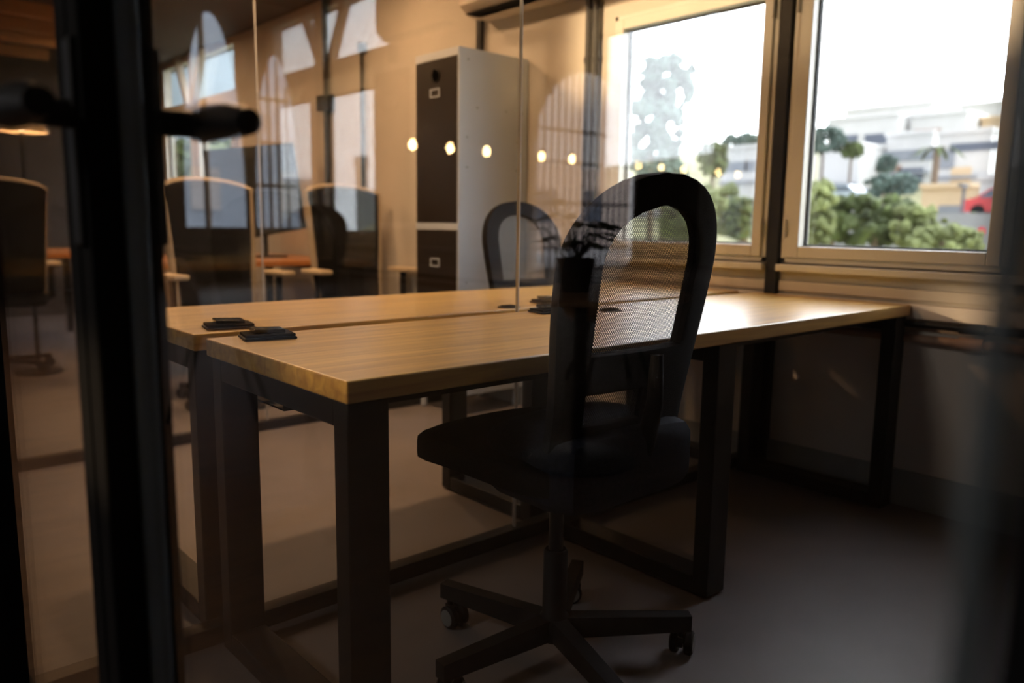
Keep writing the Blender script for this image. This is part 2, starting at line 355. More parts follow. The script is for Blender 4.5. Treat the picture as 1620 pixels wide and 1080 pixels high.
dbox('glazing_bead', M['alu'], (XF0-0.003, XF0+0.012, -1.100, -1.094, 0.10, 2.05), (-0.418, -0.394, -0.3015, -0.296, 0.10, 2.05))
dbox('glass', M['glassd'], (-0.419, -0.411, -1.095, -0.297, 0.10, 2.05))
hd = dbox('handle_plate', M['blackp'], (XF0-0.007, XF1+0.007, -0.292, -0.262, 0.99, 1.19))
q = MB()
for s, x0 in ((1, XF1), (-1, XF0)):
    xe = x0+s*0.055
    q.cyl((x0+O.x, -0.277+O.y, 1.118), (xe+O.x, -0.277+O.y, 1.118), 0.014, 14)
    q.tube([(xe+O.x, -0.268+O.y, 1.119), (xe+O.x, -0.30+O.y, 1.119), (xe+O.x, -0.35+O.y, 1.117), (xe+O.x, -0.392+O.y, 1.113)], [0.019, 0.020, 0.018, 0.013], 12)
q.build('lever', M['blackp'], hd, smooth=True)

# ---------------------------------------------------------------- glass partitions between the offices
def partition(y, xj, label, x1=XW-0.01):
    t = thing('glass_partition', label, 'glass partition', (XF1, y, 0), group=None); x0 = XF1
    L = x1-x0
    MB().box(0.004, L, -0.024, 0.024, 0.0, 0.045, bev=0.002).build('floor_channel', M['black'], t)
    MB().box(0.004, L, -0.02, 0.02, ZC-0.045, ZC-0.002).build('ceiling_channel', M['black'], t)
    if y > 2: MB().box(L-0.022, L, -0.02, 0.02, 0.045, ZC-0.045).build('wall_channel', M['black'], t)
    MB().box(0.006, xj-x0-0.0025, -0.005, 0.005, 0.04, ZC-0.04).build('pane', M['glassp'], t)
    MB().box(xj-x0+0.0025, L-0.02, -0.005, 0.005, 0.04, ZC-0.04).build('pane', M['glassp'], t)
    MB().box(xj-x0-0.002, xj-x0+0.002, -0.006, 0.006, 0.045, ZC-0.045).build('joint_bead', M['strip'], t)
    return t
partition(0.665, 0.984, 'clear glass partition standing in the gap between the two oak desks')
partition(2.475, 0.968, 'clear glass partition between the mesh chairs and the tall beige-rimmed chairs')

# ---------------------------------------------------------------- desks
def loop_leg(x0, x1, y0, y1, z1, t):
    """flat steel loop: two uprights, floor bar, top bar, as one welded frame"""
    b = MB(); w = 0.05
    b.box(x0, x1, y0, y0+w, 0.006, z1, bev=0.003); b.box(x0, x1, y1-w, y1, 0.006, z1, bev=0.003)
    b.box(x0+0.0005, x1-0.0005, y0+w, y1-w, 0.006, 0.056, bev=0.003); b.box(x0+0.0005, x1-0.0005, y0+w, y1-w, z1-0.05, z1, bev=0.003)
    o = b.build('loop_leg', M['black'], t)
    for yy in (y0+0.025, y1-0.025): MB().lathe([(0.016, 0), (0.018, 0.007)], 14, Matrix.Translation(((x0+x1)/2, yy, 0))).build('glide', M['blackp'], o)
def desk(label, y0, y1, ly0, ly1, x0=0.0, x1=2.285, mt='oak'):
    t = thing('bench_desk', label, 'desk', (x0, y0, 0))
    MB().box(0, x1-x0, 0, y1-y0, 0.711, 0.751, bev=0.004, seg=3).build('desktop', M[mt], t)
    for xa in (0.006, 1.108, 2.19):
        loop_leg(xa, xa+0.084, ly0-y0, ly1-y0, 0.711, t)
    b = MB()
    for yy in (0.10, (y1-y0)-0.16): b.box(0.09, x1-x0-0.01, yy, yy+0.035, 0.675, 0.7108)
    b.build('under_rail', M['black'], t)
    if y0 < 0.3:
        for xa in (0.10, 1.205): MB().box(xa, xa+0.97, 0.45, 0.655, 0.60, 0.604).box(xa, xa+0.97, 0.45, 0.454, 0.604, 0.65).build('streak_block_tray', M['black'], t)  # added unseen under the desk gap to stop a streak of downlight
    return t
desk('long oak desk nearest the camera with the mesh chair pushed up to it', 0.0, 0.628, 0.008, 0.612)
desk('long oak desk behind the glass joint, with the farther mesh chair behind it', 0.704, 1.337, 0.722, 1.225)

def power_box(cx, cy, rz, label):
    t = thing('power_box', label, 'power socket box', (cx, cy, 0.751), rz, group=None)
    MB().box(-0.058, 0.058, -0.042, 0.042, 0, 0.006, bev=0.002).build('base_plate', M['blackp'], t)
    MB().box(-0.055, 0.055, -0.040, 0.036, 0.007, 0.013, bev=0.002).build('rim', M['dark'], t)
    MB().box(-0.034, 0.036, -0.022, 0.034, 0.0135, 0.022, Matrix.Rotation(math.radians(2), 4, 'Y'), bev=0.002).build('flip_lid', M['screen'], t)
power_box(0.113, 0.775, math.radians(-12), 'black flip-lid socket box on the left end of the far oak desk')
power_box(0.115, 0.556, math.radians(-12), 'black flip-lid socket box on the left end of the near oak desk')
power_box(1.235, 0.775, math.radians(-12), 'black flip-lid socket box on the far oak desk, half hidden by the chair back')
power_box(1.03, 0.562, math.radians(-12), 'black flip-lid socket box on the near oak desk just left of the chair back')
def grommet(x, y, label):
    t = thing('cable_grommet', label, 'cable grommet', (x, y, 0.751))
    MB().lathe([(0.037, 0), (0.037, 0.003), (0.030, 0.005), (0.028, 0.004), (0.002, 0.004)], 28).build('ring', M['blackp'], t, smooth=True)
    b = MB()
    for k in range(5): b.box(-0.02+k*0.009, -0.015+k*0.009, -0.016, 0.016, 0.004, 0.0075)
    b.build('brush', M['fabric'], t)
grommet(1.02, 0.745, 'round black cable grommet in the far oak desk beside the glass joint')
grommet(1.222, 0.49, 'round black cable grommet seen through the mesh of the chair back')

# ---------------------------------------------------------------- mesh task chair
def back_hw(z):
    if z < 0.52: return 0.205*math.sqrt(max(0.0, 1-((0.52-z)/0.105)**2))**0.8+0.0
    if z < 0.93:
        k = max(0.0, min(1.0, (z-0.60)/0.33)); return 0.205-0.005*min(1, (z-0.52)/0.08)+0.029*k*k*(3-2*k)
    return 0.229*max(0.0, 1-((z-0.93)/0.188)**2.1)**(1/2.1)
def back_y(u, z):
    y = -0.190-0.090*(z-0.6)/0.5
    if z < 0.56: y += ((0.56-z)/0.14)**2*0.07
    return y+0.62*u*u
def task_chair(label, loc, rz, group):
    t = thing('office_chair', label, 'chair', loc, rz, group)
    zs = [0.4155+0.003]+[0.43+i*(1.11-0.43)/52 for i in range(53)]+[1.1175]
    NB, NC = 4, 10
    def op_hw(z):   # half width of the net panels
        if z > 0.93: return 0.145*max(0.0, 1-((z-0.93)/0.125)**2.3)**(1/2.3)
        return 0.135+0.01*(z-0.7)/0.25
    def in_open(u, z):
        if abs(u) > op_hw(z)*0.999+1e-6: return False
        lo = 0.775
        return (lo < z < 1.055) or (0.632 < z < 0.69 and u < 0.035)
    solid = bmesh.new(); net = bmesh.new()
    def fill(bm, pred):
        cache = {}
        def V(i, j):
            z = zs[i]; w = back_hw(z); wi = min(op_hw(z), w*0.9) if z < 1.055 else w*0.3*0+min(0.02, w*0.5)
            if j <= NB: u = -w+(w-wi)*j/NB
            elif j <= NB+NC: u = -wi+2*wi*(j-NB)/NC
            else: u = wi+(w-wi)*(j-NB-NC)/NB
            k = (i, j)
            if k not in cache: cache[k] = bm.verts.new((u, back_y(u, z), z))
            return cache[k], u, z
        for i in range(len(zs)-1):
            for j in range(2*NB+NC):
                a, b_, c, d = V(i, j), V(i, j+1), V(i+1, j+1), V(i+1, j)
                um = (a[1]+b_[1]+c[1]+d[1])/4; zm = (a[2]+c[2])/2
                op = NB <= j < NB+NC and in_open(um, zm)
                if op == pred: bm.faces.new([a[0], b_[0], c[0], d[0]])
        for v in [v for v in bm.verts if not v.link_faces]: bm.verts.remove(v)
    fill(solid, False); fill(net, True)
    def fin(bm, name, m, thick):
        bmesh.ops.recalc_face_normals(bm, faces=list(bm.faces))
        me = bpy.data.meshes.new(name); bm.to_mesh(me); bm.free(); me.materials.append(m)
        for p in me.polygons: p.use_smooth = True
        o = bpy.data.objects.new(name, me); COL.objects.link(o); o.parent = t
        if thick:
            s = o.modifiers.new('thickness', 'SOLIDIFY'); s.thickness = thick; s.offset = 0
            bv = o.modifiers.new('bevel', 'BEVEL'); bv.width = thick*0.3; bv.segments = 2; bv.limit_method = 'ANGLE'; bv.angle_limit = math.radians(50)
        return o
    bk = fin(solid, 'backrest', M['fabric'], 0.026)
    fin(net, 'mesh_panel', M['net'], 0)
    # lumbar plate and spine behind the net
    b = MB(); b.tube([(0.03, -0.245, 0.76), (0.03, -0.245, 0.66), (0.03, -0.22, 0.55), (0.01, -0.13, 0.46), (0, -0.02, 0.45)], [0.014, 0.018, 0.022, 0.026, 0.03], 12)
    b.build('spine', M['fabric'], t, smooth=True)
    # seat cushion with waterfall front and a deeper shell below
    def cushion(x, y0, y1, z0, z1, r, nose):
        c = MB(); tb = bmesh.new(); bmesh.ops.create_cube(tb, size=1)
        bmesh.ops.subdivide_edges(tb, edges=list(tb.edges), cuts=5, use_grid_fill=True)
        for v in tb.verts:
            p = v.co*2; n = 7.0
            k = (abs(p.x)**n+abs(p.y)**n+abs(p.z)**n)**(1/n); p = p/k*max(abs(p.x), abs(p.y), abs(p.z))
            yy = (y0+y1)/2+p.y*(y1-y0)/2; f = (yy-y0)/(y1-y0)
            zz = (z0+z1)/2+p.z*(z1-z0)/2-nose*max(0, f-0.65)**2*8+0.012*math.cos(p.x*1.5)*(1 if p.z > 0 else 0)
            v.co = Vector((p.x*x*(1-0.10*max(0, 0.35-f)), yy, zz))
        c.merge(tb); return c
    cushion(0.235, -0.205, 0.275, 0.475, 0.555, 0.04, 0.02).build('seat', M['fabric'], t, smooth=True)
    cushion(0.210, -0.240, 0.04, 0.450, 0.60, 0.04, 0.0).build('seat_shell', M['navy'], t, smooth=True)
    b = MB(); b.lathe([(0.017, 0.25), (0.017, 0.42)], 20); b.box(-0.06, 0.06, -0.08, 0.10, 0.44, 0.475, bev=0.01); b.cyl((0.05, 0.02, 0.45), (0.22, 0.03, 0.445), 0.006); b.build('gas_lift', M['black'], t, smooth=True)
    MB().lathe([(0.034, 0.055), (0.040, 0.062), (0.040, 0.105), (0.029, 0.118), (0.028, 0.27), (0.024, 0.275)], 24).build('column_sleeve', M['blackp'], t, smooth=True)
    for k in range(5):
        a = math.radians(-38+72*k)-rz if k < 9 else 0
        ca, sa = math.cos(a), math.sin(a)
        R = Matrix.Rotation(a, 4, 'Z'); b = MB()
        b._add([R @ Vector(v) for v in ((0.025, -0.019, 0.060), (0.025, 0.019, 0.060), (0.025, 0.019, 0.112), (0.025, -0.019, 0.112), (0.325, -0.016, 0.070), (0.325, 0.016, 0.070), (0.325, 0.016, 0.108), (0.325, -0.016, 0.108))],
               [(0, 1, 2, 3), (4, 7, 6, 5), (0, 4, 5, 1), (1, 5, 6, 2), (2, 6, 7, 3), (3, 7, 4, 0)])
        leg = b.build('star_leg', M['black'], t)
        c = Vector((ca*0.305, sa*0.305, 0)); sw = Matrix.Translation(c) @ Matrix.Rotation(a+1.1+k*0.9, 4, 'Z')
        b = MB()
        for s in (-1, 1):
            Mx = sw @ Matrix.Translation((0.018, s*0.017, 0.029)) @ Matrix.Rotation(math.pi/2, 4, 'X')
            b.lathe([(0.010, -0.010), (0.024, -0.010), (0.029, -0.006), (0.029, 0.006), (0.024, 0.010), (0.010, 0.010)], 22, Mx)
        b.cyl(c+Vector((0, 0, 0.035)), c+Vector((0, 0, 0.075)), 0.008)
        b.box(-0.012, 0.022, -0.006, 0.006, 0.028, 0.052, sw)
        cs = b.build('castor', M['blackp'], t, smooth=True)
        b = MB()
        for s in (-1, 1):
            Mx = sw @ Matrix.Translation((0.018, s*0.0275, 0.029)) @ Matrix.Rotation(math.pi/2, 4, 'X')
            MB().lathe([(0.0145, -0.001), (0.021, -0.001), (0.021, 0.001), (0.0145, 0.001)], 22, Mx).build('wheel_ring', M['chrome'], cs)
    return t
c1 = task_chair('black mesh-back office chair in front of the near oak desk', (0.58, 0.07, 0), 0.0, None)
c2 = task_chair('black mesh-back office chair behind the far oak desk by the white cabinet', (1.76, 1.27, 0), math.radians(180), None)

# ---------------------------------------------------------------- tall cabinet, aircon, conduits
t = thing('tall_cabinet', 'tall white steel cabinet with dark doors standing by the window wall', 'cabinet', (1.84, 2.075, 0))
D = 0.47; Wd = 0.375
b = MB(); b.box(0.004, D, 0, 0.016, 0.11, 1.885, bev=0.002); b.box(0.004, D, Wd-0.016, Wd, 0.11, 1.885, bev=0.002); b.box(0.004, D, 0.016, Wd-0.016, 1.845, 1.885); b.box(0.004, D, 0.016, Wd-0.016, 0.11, 0.14); b.box(D-0.01, D, 0.016, Wd-0.016, 0.14, 1.845); b.box(0.0, 0.02, 0.001, Wd-0.001, 0.983, 1.018); b.box(0.0, 0.02, 0.001, Wd-0.001, 1.846, 1.885)
b.build('carcass', M['white'], t)
for (z0, z1) in ((1.02, 1.844), (0.142, 0.981)):
    d = MB().box(-0.002, 0.016, 0.014, Wd-0.008, z0, z1, bev=0.002).build('door', M['darkdoor'], t)
    zc = 1.68 if z0 > 1 else 0.81; q = MB(); y0, y1 = 0.155, 0.235
    q.box(-0.007, -0.002, y0, y1, zc-0.022, zc-0.016); q.box(-0.007, -0.002, y0, y1, zc+0.016, zc+0.022); q.box(-0.007, -0.002, y0, y0+0.006, zc-0.016, zc+0.016); q.box(-0.007, -0.002, y1-0.006, y1, zc-0.016, zc+0.016)
    q.build('label_frame', M['white'], d)
    if z0 > 1:
        q = MB(); q.lathe([(0.036, 0), (0.036, 0.004), (0.033, 0.005), (0.033, 0)], 28, Matrix.Translation((-0.002, 0.19, 1.765)) @ Matrix.Rotation(-math.pi/2, 4, 'Y')); q.build('round_vent', M['black'], d)
for (x, y) in ((0.03, 0.03), (0.03, Wd-0.03), (D-0.03, 0.03), (D-0.03, Wd-0.03)):
    MB().lathe([(0.013, 0), (0.018, 0.004), (0.018, 0.03), (0.016, 0.11)], 14, Matrix.Translation((x, y, 0))).build('foot', M['white'], t, smooth=True)
for (x, z) in ((1.96, 1.60), (2.157, 1.60), (2.265, 1.60), (1.895, 1.45), (2.236, 1.45), (1.895, 1.30), (2.236, 1.30), (1.895, 0.71), (1.90, 1.83), (2.236, 0.71)):
    MB().cyl((x-1.84, -0.0012, z), (x-1.84, 0.001, z), 0.004, 10).build('screw', M['screw'], t)

t = thing('air_conditioner', 'white split air conditioner mounted high at the top edge near the cabinet', 'air conditioner', (XW, 1.68, 2.135))
MB().prism([(-0.002, 0.0), (-0.15, 0.0), (-0.21, 0.05), (-0.21, 0.24), (-0.17, 0.29), (-0.002, 0.29)], 0.74, 'y').build('casing', M['acw'], t)
MB().box(-0.20, -0.10, 0.04, 0.70, 0.0, 0.004).build('outlet_vane', M['dark'], t)
b = MB(); b.box(XW-0.033, XW-0.002, 0.538, 0.590, 0.0, ZC-0.002, bev=0.004)
o = b.build('steel_post', M['black']); tag(o, 'black steel post running up the wall between the two windows', 'post')
for y in (1.575, 1.622):
    b = MB(); b.cyl((XW-0.03, y, 1.05), (XW-0.03, y, ZC-0.002), 0.017, 14)
    o = b.build('wall_conduit', M['black'], smooth=True); tag(o, 'black vertical conduit, the %s of a pair beside the left window' % ('right one' if y < 1.6 else 'left one'), 'conduit', None)
    for z in (1.30, 1.815, 2.3):
        q = MB(); q.lathe([(0.0165, -0.012), (0.0215, -0.012), (0.0215, 0.012), (0.0165, 0.012)], 16, Matrix.Translation((XW-0.03, y, z))); q.box(XW-0.03, XW-0.001, y-0.006, y+0.006, z-0.006, z+0.006)
        q.build('clamp', M['blackp'], o)
b = MB(); b.cyl((XW-0.03, 4.24, 0.9), (XW-0.03, 4.24, ZC-0.002), 0.022, 14)
o = tag(b.build('wall_conduit', M['black'], smooth=True), 'black conduit with a square junction box on the wall behind the tilted monitor', 'conduit')
MB().box(XW-0.075, XW-0.001, 4.17, 4.31, 1.82, 1.93, bev=0.004).build('junction_box', M['blackp'], o)
tag(MB().cyl((XW-0.03, 3.74, 1.0), (XW-0.03, 3.74, 2.2), 0.013, 12).cyl((XW-0.03, 3.74, 2.16), (XW-0.03, 3.74, 2.22), 0.03, 12).build('wall_conduit', M['black'], smooth=True), 'thin black conduit with a round cap on the wall left of the white cabinet', 'conduit')
for i, (z, r, m_) in enumerate(((0.684, 0.013, 'black'), (0.632, 0.016, 'brown'))):
    b = MB(); b.cyl((XW-0.04, -3.3, z), (XW-0.04, 0.54, z), r, 12); b.cyl((XW-0.04, -0.25, z), (XW-0.04, -0.17, z), r*1.45, 12)
    for y in (0.3, -0.6, -1.6): b.box(XW-0.045, XW-0.001, y-0.008, y+0.008, z-0.008, z+0.008)
    o = b.build('wall_pipe', M[m_], smooth=True); tag(o, ('thin black pipe along the wall below the right window sill' if i == 0 else 'brown pipe along the wall, just below the thin black one'), 'pipe')

# ---------------------------------------------------------------- rooms beyond the second partition
def bench(loc, L, Wd_, label, rz=0, mt='orange'):
    t = thing('work_table', label, 'desk', loc, rz)
    MB().box(0, L, 0, Wd_, 0.715, 0.75, bev=0.003).build('desktop', M[mt], t)
    for x in (0.05, L-0.1):
        b = MB()
        for y in (0.04, Wd_-0.09): b.box(x, x+0.05, y, y+0.05, 0, 0.715)
        b.box(x, x+0.05, 0.09, Wd_-0.09, 0.665, 0.715); b.build('leg_frame', M['black'], t)
    return t
bench((0.75, 3.86, 0), 1.5, 1.25, 'orange beech table behind the two tall beige chairs')
bench((-0.36, 5.55, 0), 1.5, 1.3, 'orange beech table at the far left edge beyond the dark door frame')
def tall_chair(label, loc, rz):
    t = thing('upholstered_chair', label, 'chair', loc, rz, None)
    # local: faces +y, back at -y
    g = bmesh.new(); rows = 14; cols = 12; vs = []
    for i in range(rows+1):
        z = 0.52+i/rows*0.72; f = i/rows
        w = 0.225+0.035*f
        row = []
        for j in range(cols+1):
            u = -1+2*j/cols; zz = z-0.045*abs(u)**2.5*max(0, f-0.6)/0.4
            row.append(g.verts.new((u*w, -0.22-0.07*f+0.07*u*u, zz)))
        vs.append(row)
    for i in range(rows):
        for j in range(cols): g.faces.new((vs[i][j], vs[i][j+1], vs[i+1][j+1], vs[i+1][j]))
    rim = [vs[i][0].co.copy() for i in range(0, rows+1, 2)]+[vs[rows][j].co.copy() for j in range(1, cols)]+[vs[i][cols].co.copy() for i in range(rows, -1, -2)]
    me = bpy.data.meshes.new('backrest'); g.to_mesh(me); g.free(); me.materials.append(M['fabric'])
    for p in me.polygons: p.use_smooth = True
    o = bpy.data.objects.new('backrest', me); COL.objects.link(o); o.parent = t
    s = o.modifiers.new('thickness', 'SOLIDIFY'); s.thickness = 0.04; s.offset = 0
    q = MB().tube(rim, 0.021, 10).build('beige_rim', M['beige'], t, smooth=True); q['label'] = 'beige padded rim'
    MB().box(-0.24, 0.24, -0.22, 0.26, 0.45, 0.53, bev=0.03, seg=3).build('seat', M['fabric'], t, smooth=True)
    for s_ in (-1, 1):
        MB().box(s_*0.31-0.045, s_*0.31+0.045, -0.13, 0.12, 0.70, 0.73, bev=0.012).build('armrest_pad', M['cream'], t, smooth=True)
        MB().tube([(s_*0.31, 0, 0.70), (s_*0.31, 0, 0.50), (s_*0.22, 0, 0.45), (s_*0.10, 0, 0.44)], 0.022).build('armrest_post', M['blackp'], t, smooth=True)
    MB().lathe([(0.03, 0.08), (0.03, 0.25), (0.02, 0.26), (0.02, 0.45)], 16).build('column', M['black'], t, smooth=True)
    for k in range(5):
        a = math.radians(20+72*k); c = Vector((math.cos(a), math.sin(a), 0))
        l = MB().bar(c*0.02+Vector((0, 0, 0.09)), c*0.31+Vector((0, 0, 0.075)), 0.035, 0.03).build('star_leg', M['blackp'], t)
        MB().cyl(c*0.30+Vector((-c.y*0.02, c.x*0.02, 0.03)), c*0.30+Vector((c.y*0.02, -c.x*0.02, 0.03)), 0.03).build('castor', M['blackp'], l)
    return t
ch3 = tall_chair('tall beige-rimmed chair left of the white cabinet beyond the glass', (1.945, 3.20, 0), math.radians(180))
ch4 = tall_chair('tall beige-rimmed chair nearest the dark door frame beyond the glass', (1.09, 3.20, 0), math.radians(184))
ch5 = tall_chair('beige chair at the far left edge beyond the door frame, lit orange', (0.25, 4.9, 0), math.radians(0))
t = thing('monitor', 'large tilted monitor on the orange table behind the beige chairs', 'monitor', (1.90, 4.45, 0.75), math.radians(8))
R = Matrix.Rotation(math.radians(-9), 4, 'Y')
MB().box(-0.36, 0.36, -0.02, 0.012, 0.16, 0.80, R, bev=0.004).build('screen_casing', M['blackp'], t)
MB().box(-0.345, 0.345, -0.024, -0.0195, 0.175, 0.785, R).build('screen', M['screen'], t)
MB().cyl((0, 0.03, 0.01), (0, 0.03, 0.40), 0.018).build('stand', M['blackp'], t); MB().box(-0.12, 0.12, -0.07, 0.10, 0, 0.012).build('stand_foot', M['blackp'], t)
t = thing('water_bottle', 'small clear bottle on the orange table at its left end', 'bottle', (0.95, 4.2, 0.75))
MB().lathe([(0.03, 0), (0.034, 0.01), (0.034, 0.14), (0.014, 0.18), (0.014, 0.20)], 18).build('body', M['alu'], t, smooth=True); MB().lathe([(0.016, 0.20), (0.016, 0.225)], 16).build('cap', M['white'], t)
t = thing('desk_lamp', 'small cream desk lamp between the two beige chairs', 'lamp', (1.40, 4.25, 0.75))
MB().lathe([(0.06, 0), (0.06, 0.012), (0.01, 0.02)], 20).build('base', M['blackp'], t); MB().tube([(0, 0, 0.01), (0.02, 0, 0.12), (0.05, 0, 0.20)], 0.008).build('arm', M['blackp'], t)
MB().lathe([(0.02, 0), (0.055, -0.09)], 18, Matrix.Translation((0.06, 0, 0.23)) @ Matrix.Rotation(math.radians(-35), 4, 'Y')).build('shade', M['cream'], t, smooth=True)
# timber battens and downlights overhead at the far left
BN = ('nearest', 'second nearest', 'middle', 'second farthest', 'farthest')
for k in range(5):
    y = (5.1, 5.93, 6.5, 7.05, 7.75)[k]; o = MB().box(-0.37, 1.25, y, y+0.09, ZC-0.10, ZC-0.003).build('ceiling_batten', M['batten'])
    tag(o, 'timber batten under the dark ceiling at the upper left, the %s' % BN[k], 'batten', 'timber battens under the ceiling')
t = thing('batten_fill_lamp', 'black fill lamp with a cream shade added unseen to light the battens', 'fill lamp', (0.42, 4.75, 0))  # lamp added behind the door frame to light the ceiling battens
MB().lathe([(0.14, 0), (0.14, 0.015), (0.015, 0.03), (0.012, 1.55)], 24).build('stand', M['blackp'], t, smooth=True)
MB().lathe([(0.10, 1.74), (0.15, 1.55), (0.147, 1.55), (0.097, 1.74)], 28).build('lamp_shade', M['cream'], t, smooth=True)
MB().lathe([(0.012, 1.56), (0.03, 1.60), (0.03, 1.64), (0.01, 1.67)], 14).build('bulb', M['diffuser'], t, smooth=True)
lamp('batten_fill_light', 'POINT', (0.42, 4.75, 1.72), 32, WARM, 0.05)
def downlight(x, y, e, label, z=ZC):
    t = thing('ceiling_downlight', label, 'ceiling light', (x, y, z))
    MB().lathe([(0.075, -0.012), (0.095, -0.012), (0.095, -0.001), (0.075, -0.001)], 28).build('trim_ring', M['white'], t)
    MB().lathe([(0.072, -0.006), (0.072, -0.002)], 24).build('diffuser', M['diffuser'], t)
    lamp('downlight_lamp', 'AREA', (x, y, z-0.03), e, WARM, 0.14, target=(x, y, 0))
downlight(1.6, 6.6, 22, 'round recessed downlight at the upper left beyond the door frame')
downlight(0.9, 3.2, 26, 'round recessed downlight above the nearest beige chair')
downlight(1.7, 3.05, 12, 'round recessed downlight above the beige chair left of the cabinet')
downlight(0.6, 5.0, 30, 'round recessed downlight above the far left table')
downlight(0.7, 1.85, 34, 'round recessed downlight above the floor behind the far oak desk')

# ---------------------------------------------------------------- lobby behind the camera (seen mirrored in the glass)
YE = 11.5; YT = 0.1
def mx(x): return -0.83-x
def arch_poly(x0, x1, z0, zt, n=16, half=False):
    c = (x0+x1)/2; r = (x1-x0)/2; rz = min(zt-z0, (zt-z0)*0.85) if (x1-x0) < 2 else r
    pts = [(x0, z0), (x1, z0)]
    for i in range(n+1):
        a = math.pi*i/n; pts.append((c+r*math.cos(a), zt-rz+rz*math.sin(a)))
    return pts
arches = [('tall narrow', mx(4.80), mx(3.80), 0.9, 4.2), ('narrow latticed', mx(5.75), mx(4.95), 0.9, 3.7), ('wide gated', mx(14.6), mx(11.2), 0.05, 4.4)]
o = MB().box(-18.2, -0.44, YE, YE+YT, 0, 5.0).build('wall_far', M['lobbywall']); struct(o)
cut = MB()
for (_, x0, x1, z0, zt) in arches:
    cut.prism(arch_poly(x0, x1, z0, zt), 1.2, 'y', YE-0.4)
cuto = cut.build('cutter_tmp', M['lobbywall'])
mo = o.modifiers.new('openings', 'BOOLEAN'); mo.object = cuto; mo.operation = 'DIFFERENCE'; mo.solver = 'EXACT'
dg = bpy.context.evaluated_depsgraph_get(); me = bpy.data.meshes.new_from_object(o.evaluated_get(dg)); o.modifiers.clear(); o.data = me
bpy.data.objects.remove(cuto)
# bars of the arches
def arch_top(x, x0, x1, z0, zt):
    c = (x0+x1)/2; r = (x1-x0)/2; rz = (zt-z0)*0.85 if (x1-x0) < 2 else r
    return zt-rz+rz*math.sqrt(max(0, 1-((x-c)/r)**2))
for k, (nm, x0, x1, z0, zt) in enumerate(arches):
    b = MB()
    n = {0: 1, 1: 4, 2: 15}[k]
    for i in range(n):
        x = x0+(x1-x0)*(i+1)/(n+1) + (0.1 if k == 0 else 0)
        b.cyl((x, YE+YT+0.06, z0), (x, YE+YT+0.06, arch_top(x, x0, x1, z0, zt)-0.01), 0.05 if k == 0 else 0.028, 8)
    if k:
        for z in ((1.6, 2.3, 3.0) if k == 1 else (0.5, 1.5, 2.4, 3.1)):
            xs = [x for x in (x0+(x1-x0)*i/40 for i in range(41)) if arch_top(x, x0, x1, z0, zt) > z]
            b.cyl((xs[0], YE+YT+0.06, z), (xs[-1], YE+YT+0.06, z), 0.03, 8)
    tag(b.build('arch_grille', M['gate']), 'dark iron grille in the %s archway mirrored in the glass' % nm, 'grille')
# west lobby wall, its openings shaped to throw the sun patches
XL = -18.0
def shift(x): return (x-XL)*0.12, (x-XL)*0.03
dy, dz = shift(XW)
ops = [(0.30, 1.76, 1.66, 2.6), (-1.0, 0.30, 1.64, 2.10), (-0.95, -0.03, 0.705, 0.755)]
ops = [(a+dy, c+dy, d+dz, e+dz) for a, c, d, e in ops]
ys = sorted({-3.4, YE, *[o_[0] for o_ in ops], *[o_[1] for o_ in ops]}); zs_ = sorted({0, 5.0, *[o_[2] for o_ in ops], *[o_[3] for o_ in ops]})
b = MB()
for i in range(len(ys)-1):
    for j in range(len(zs_)-1):
        ym, zm = (ys[i]+ys[i+1])/2, (zs_[j]+zs_[j+1])/2
        if not any(o_[0] < ym < o_[1] and o_[2] < zm < o_[3] for o_ in ops): b.box(XL-0.2, XL, ys[i], ys[i+1], zs_[j], zs_[j+1])
struct(b.build('wall_lobby_end', M['lobbyend']))
# pendant bulbs
for k, cx in enumerate((0.687, 0.757, 0.830, 0.905, 0.952, 1.026)):
    if k == 3: continue
    x = mx(-0.66+cx*10.6); t = thing('pendant_bulb', 'warm bare pendant bulb mirrored in the glass, %s' % ('in the row over the cabinet', 'over the dark cabinet door', 'over the cabinet side', '', 'right of the cabinet', 'by the left window')[k], 'pendant lamp', (x, -1.16+10.6, 0), group=None)
    z = 2.20
    MB().lathe([(0.012, z-0.05), (0.045, z-0.02), (0.06, z+0.02), (0.045, z+0.07), (0.02, z+0.11)], 16).build('bulb', M['bulb'], t, smooth=True)
    MB().lathe([(0.025, z+0.11), (0.025, z+0.18)], 12).build('socket', M['blackp'], t); MB().cyl((0, 0, z+0.18), (0, 0, 4.998), 0.006, 6).build('cord', M['blackp'], t)
for i, (x, y, z, e, tg) in enumerate(((-3.2, 0.67, 2.9, 85, (2.3, 0.67, 1.0)), (-3.0, 3.4, 2.9, 60, (2.3, 3.6, 1.3)))):  # spots added out of view to brighten the window wall and far rooms
    t = thing('fill_spot', 'added unseen lobby fill spot lighting the %s' % ('window wall', 'far rooms')[i], 'spotlight', (x, y, z))
    MB().lathe([(0.05, 0.0), (0.065, 0.14), (0.03, 0.16)], 18).build('head', M['blackp'], t); MB().cyl((0, 0, 0.16), (0, 0, 5.0-z-0.002), 0.01).build('stem', M['blackp'], t)
    lamp('fill_spot_lamp', 'SPOT', (x, y, z-0.03), e, ((1.0, 0.90, 0.77), (1.0, 0.62, 0.34))[i], 0.35, target=tg, spot=(84, 72)[i])
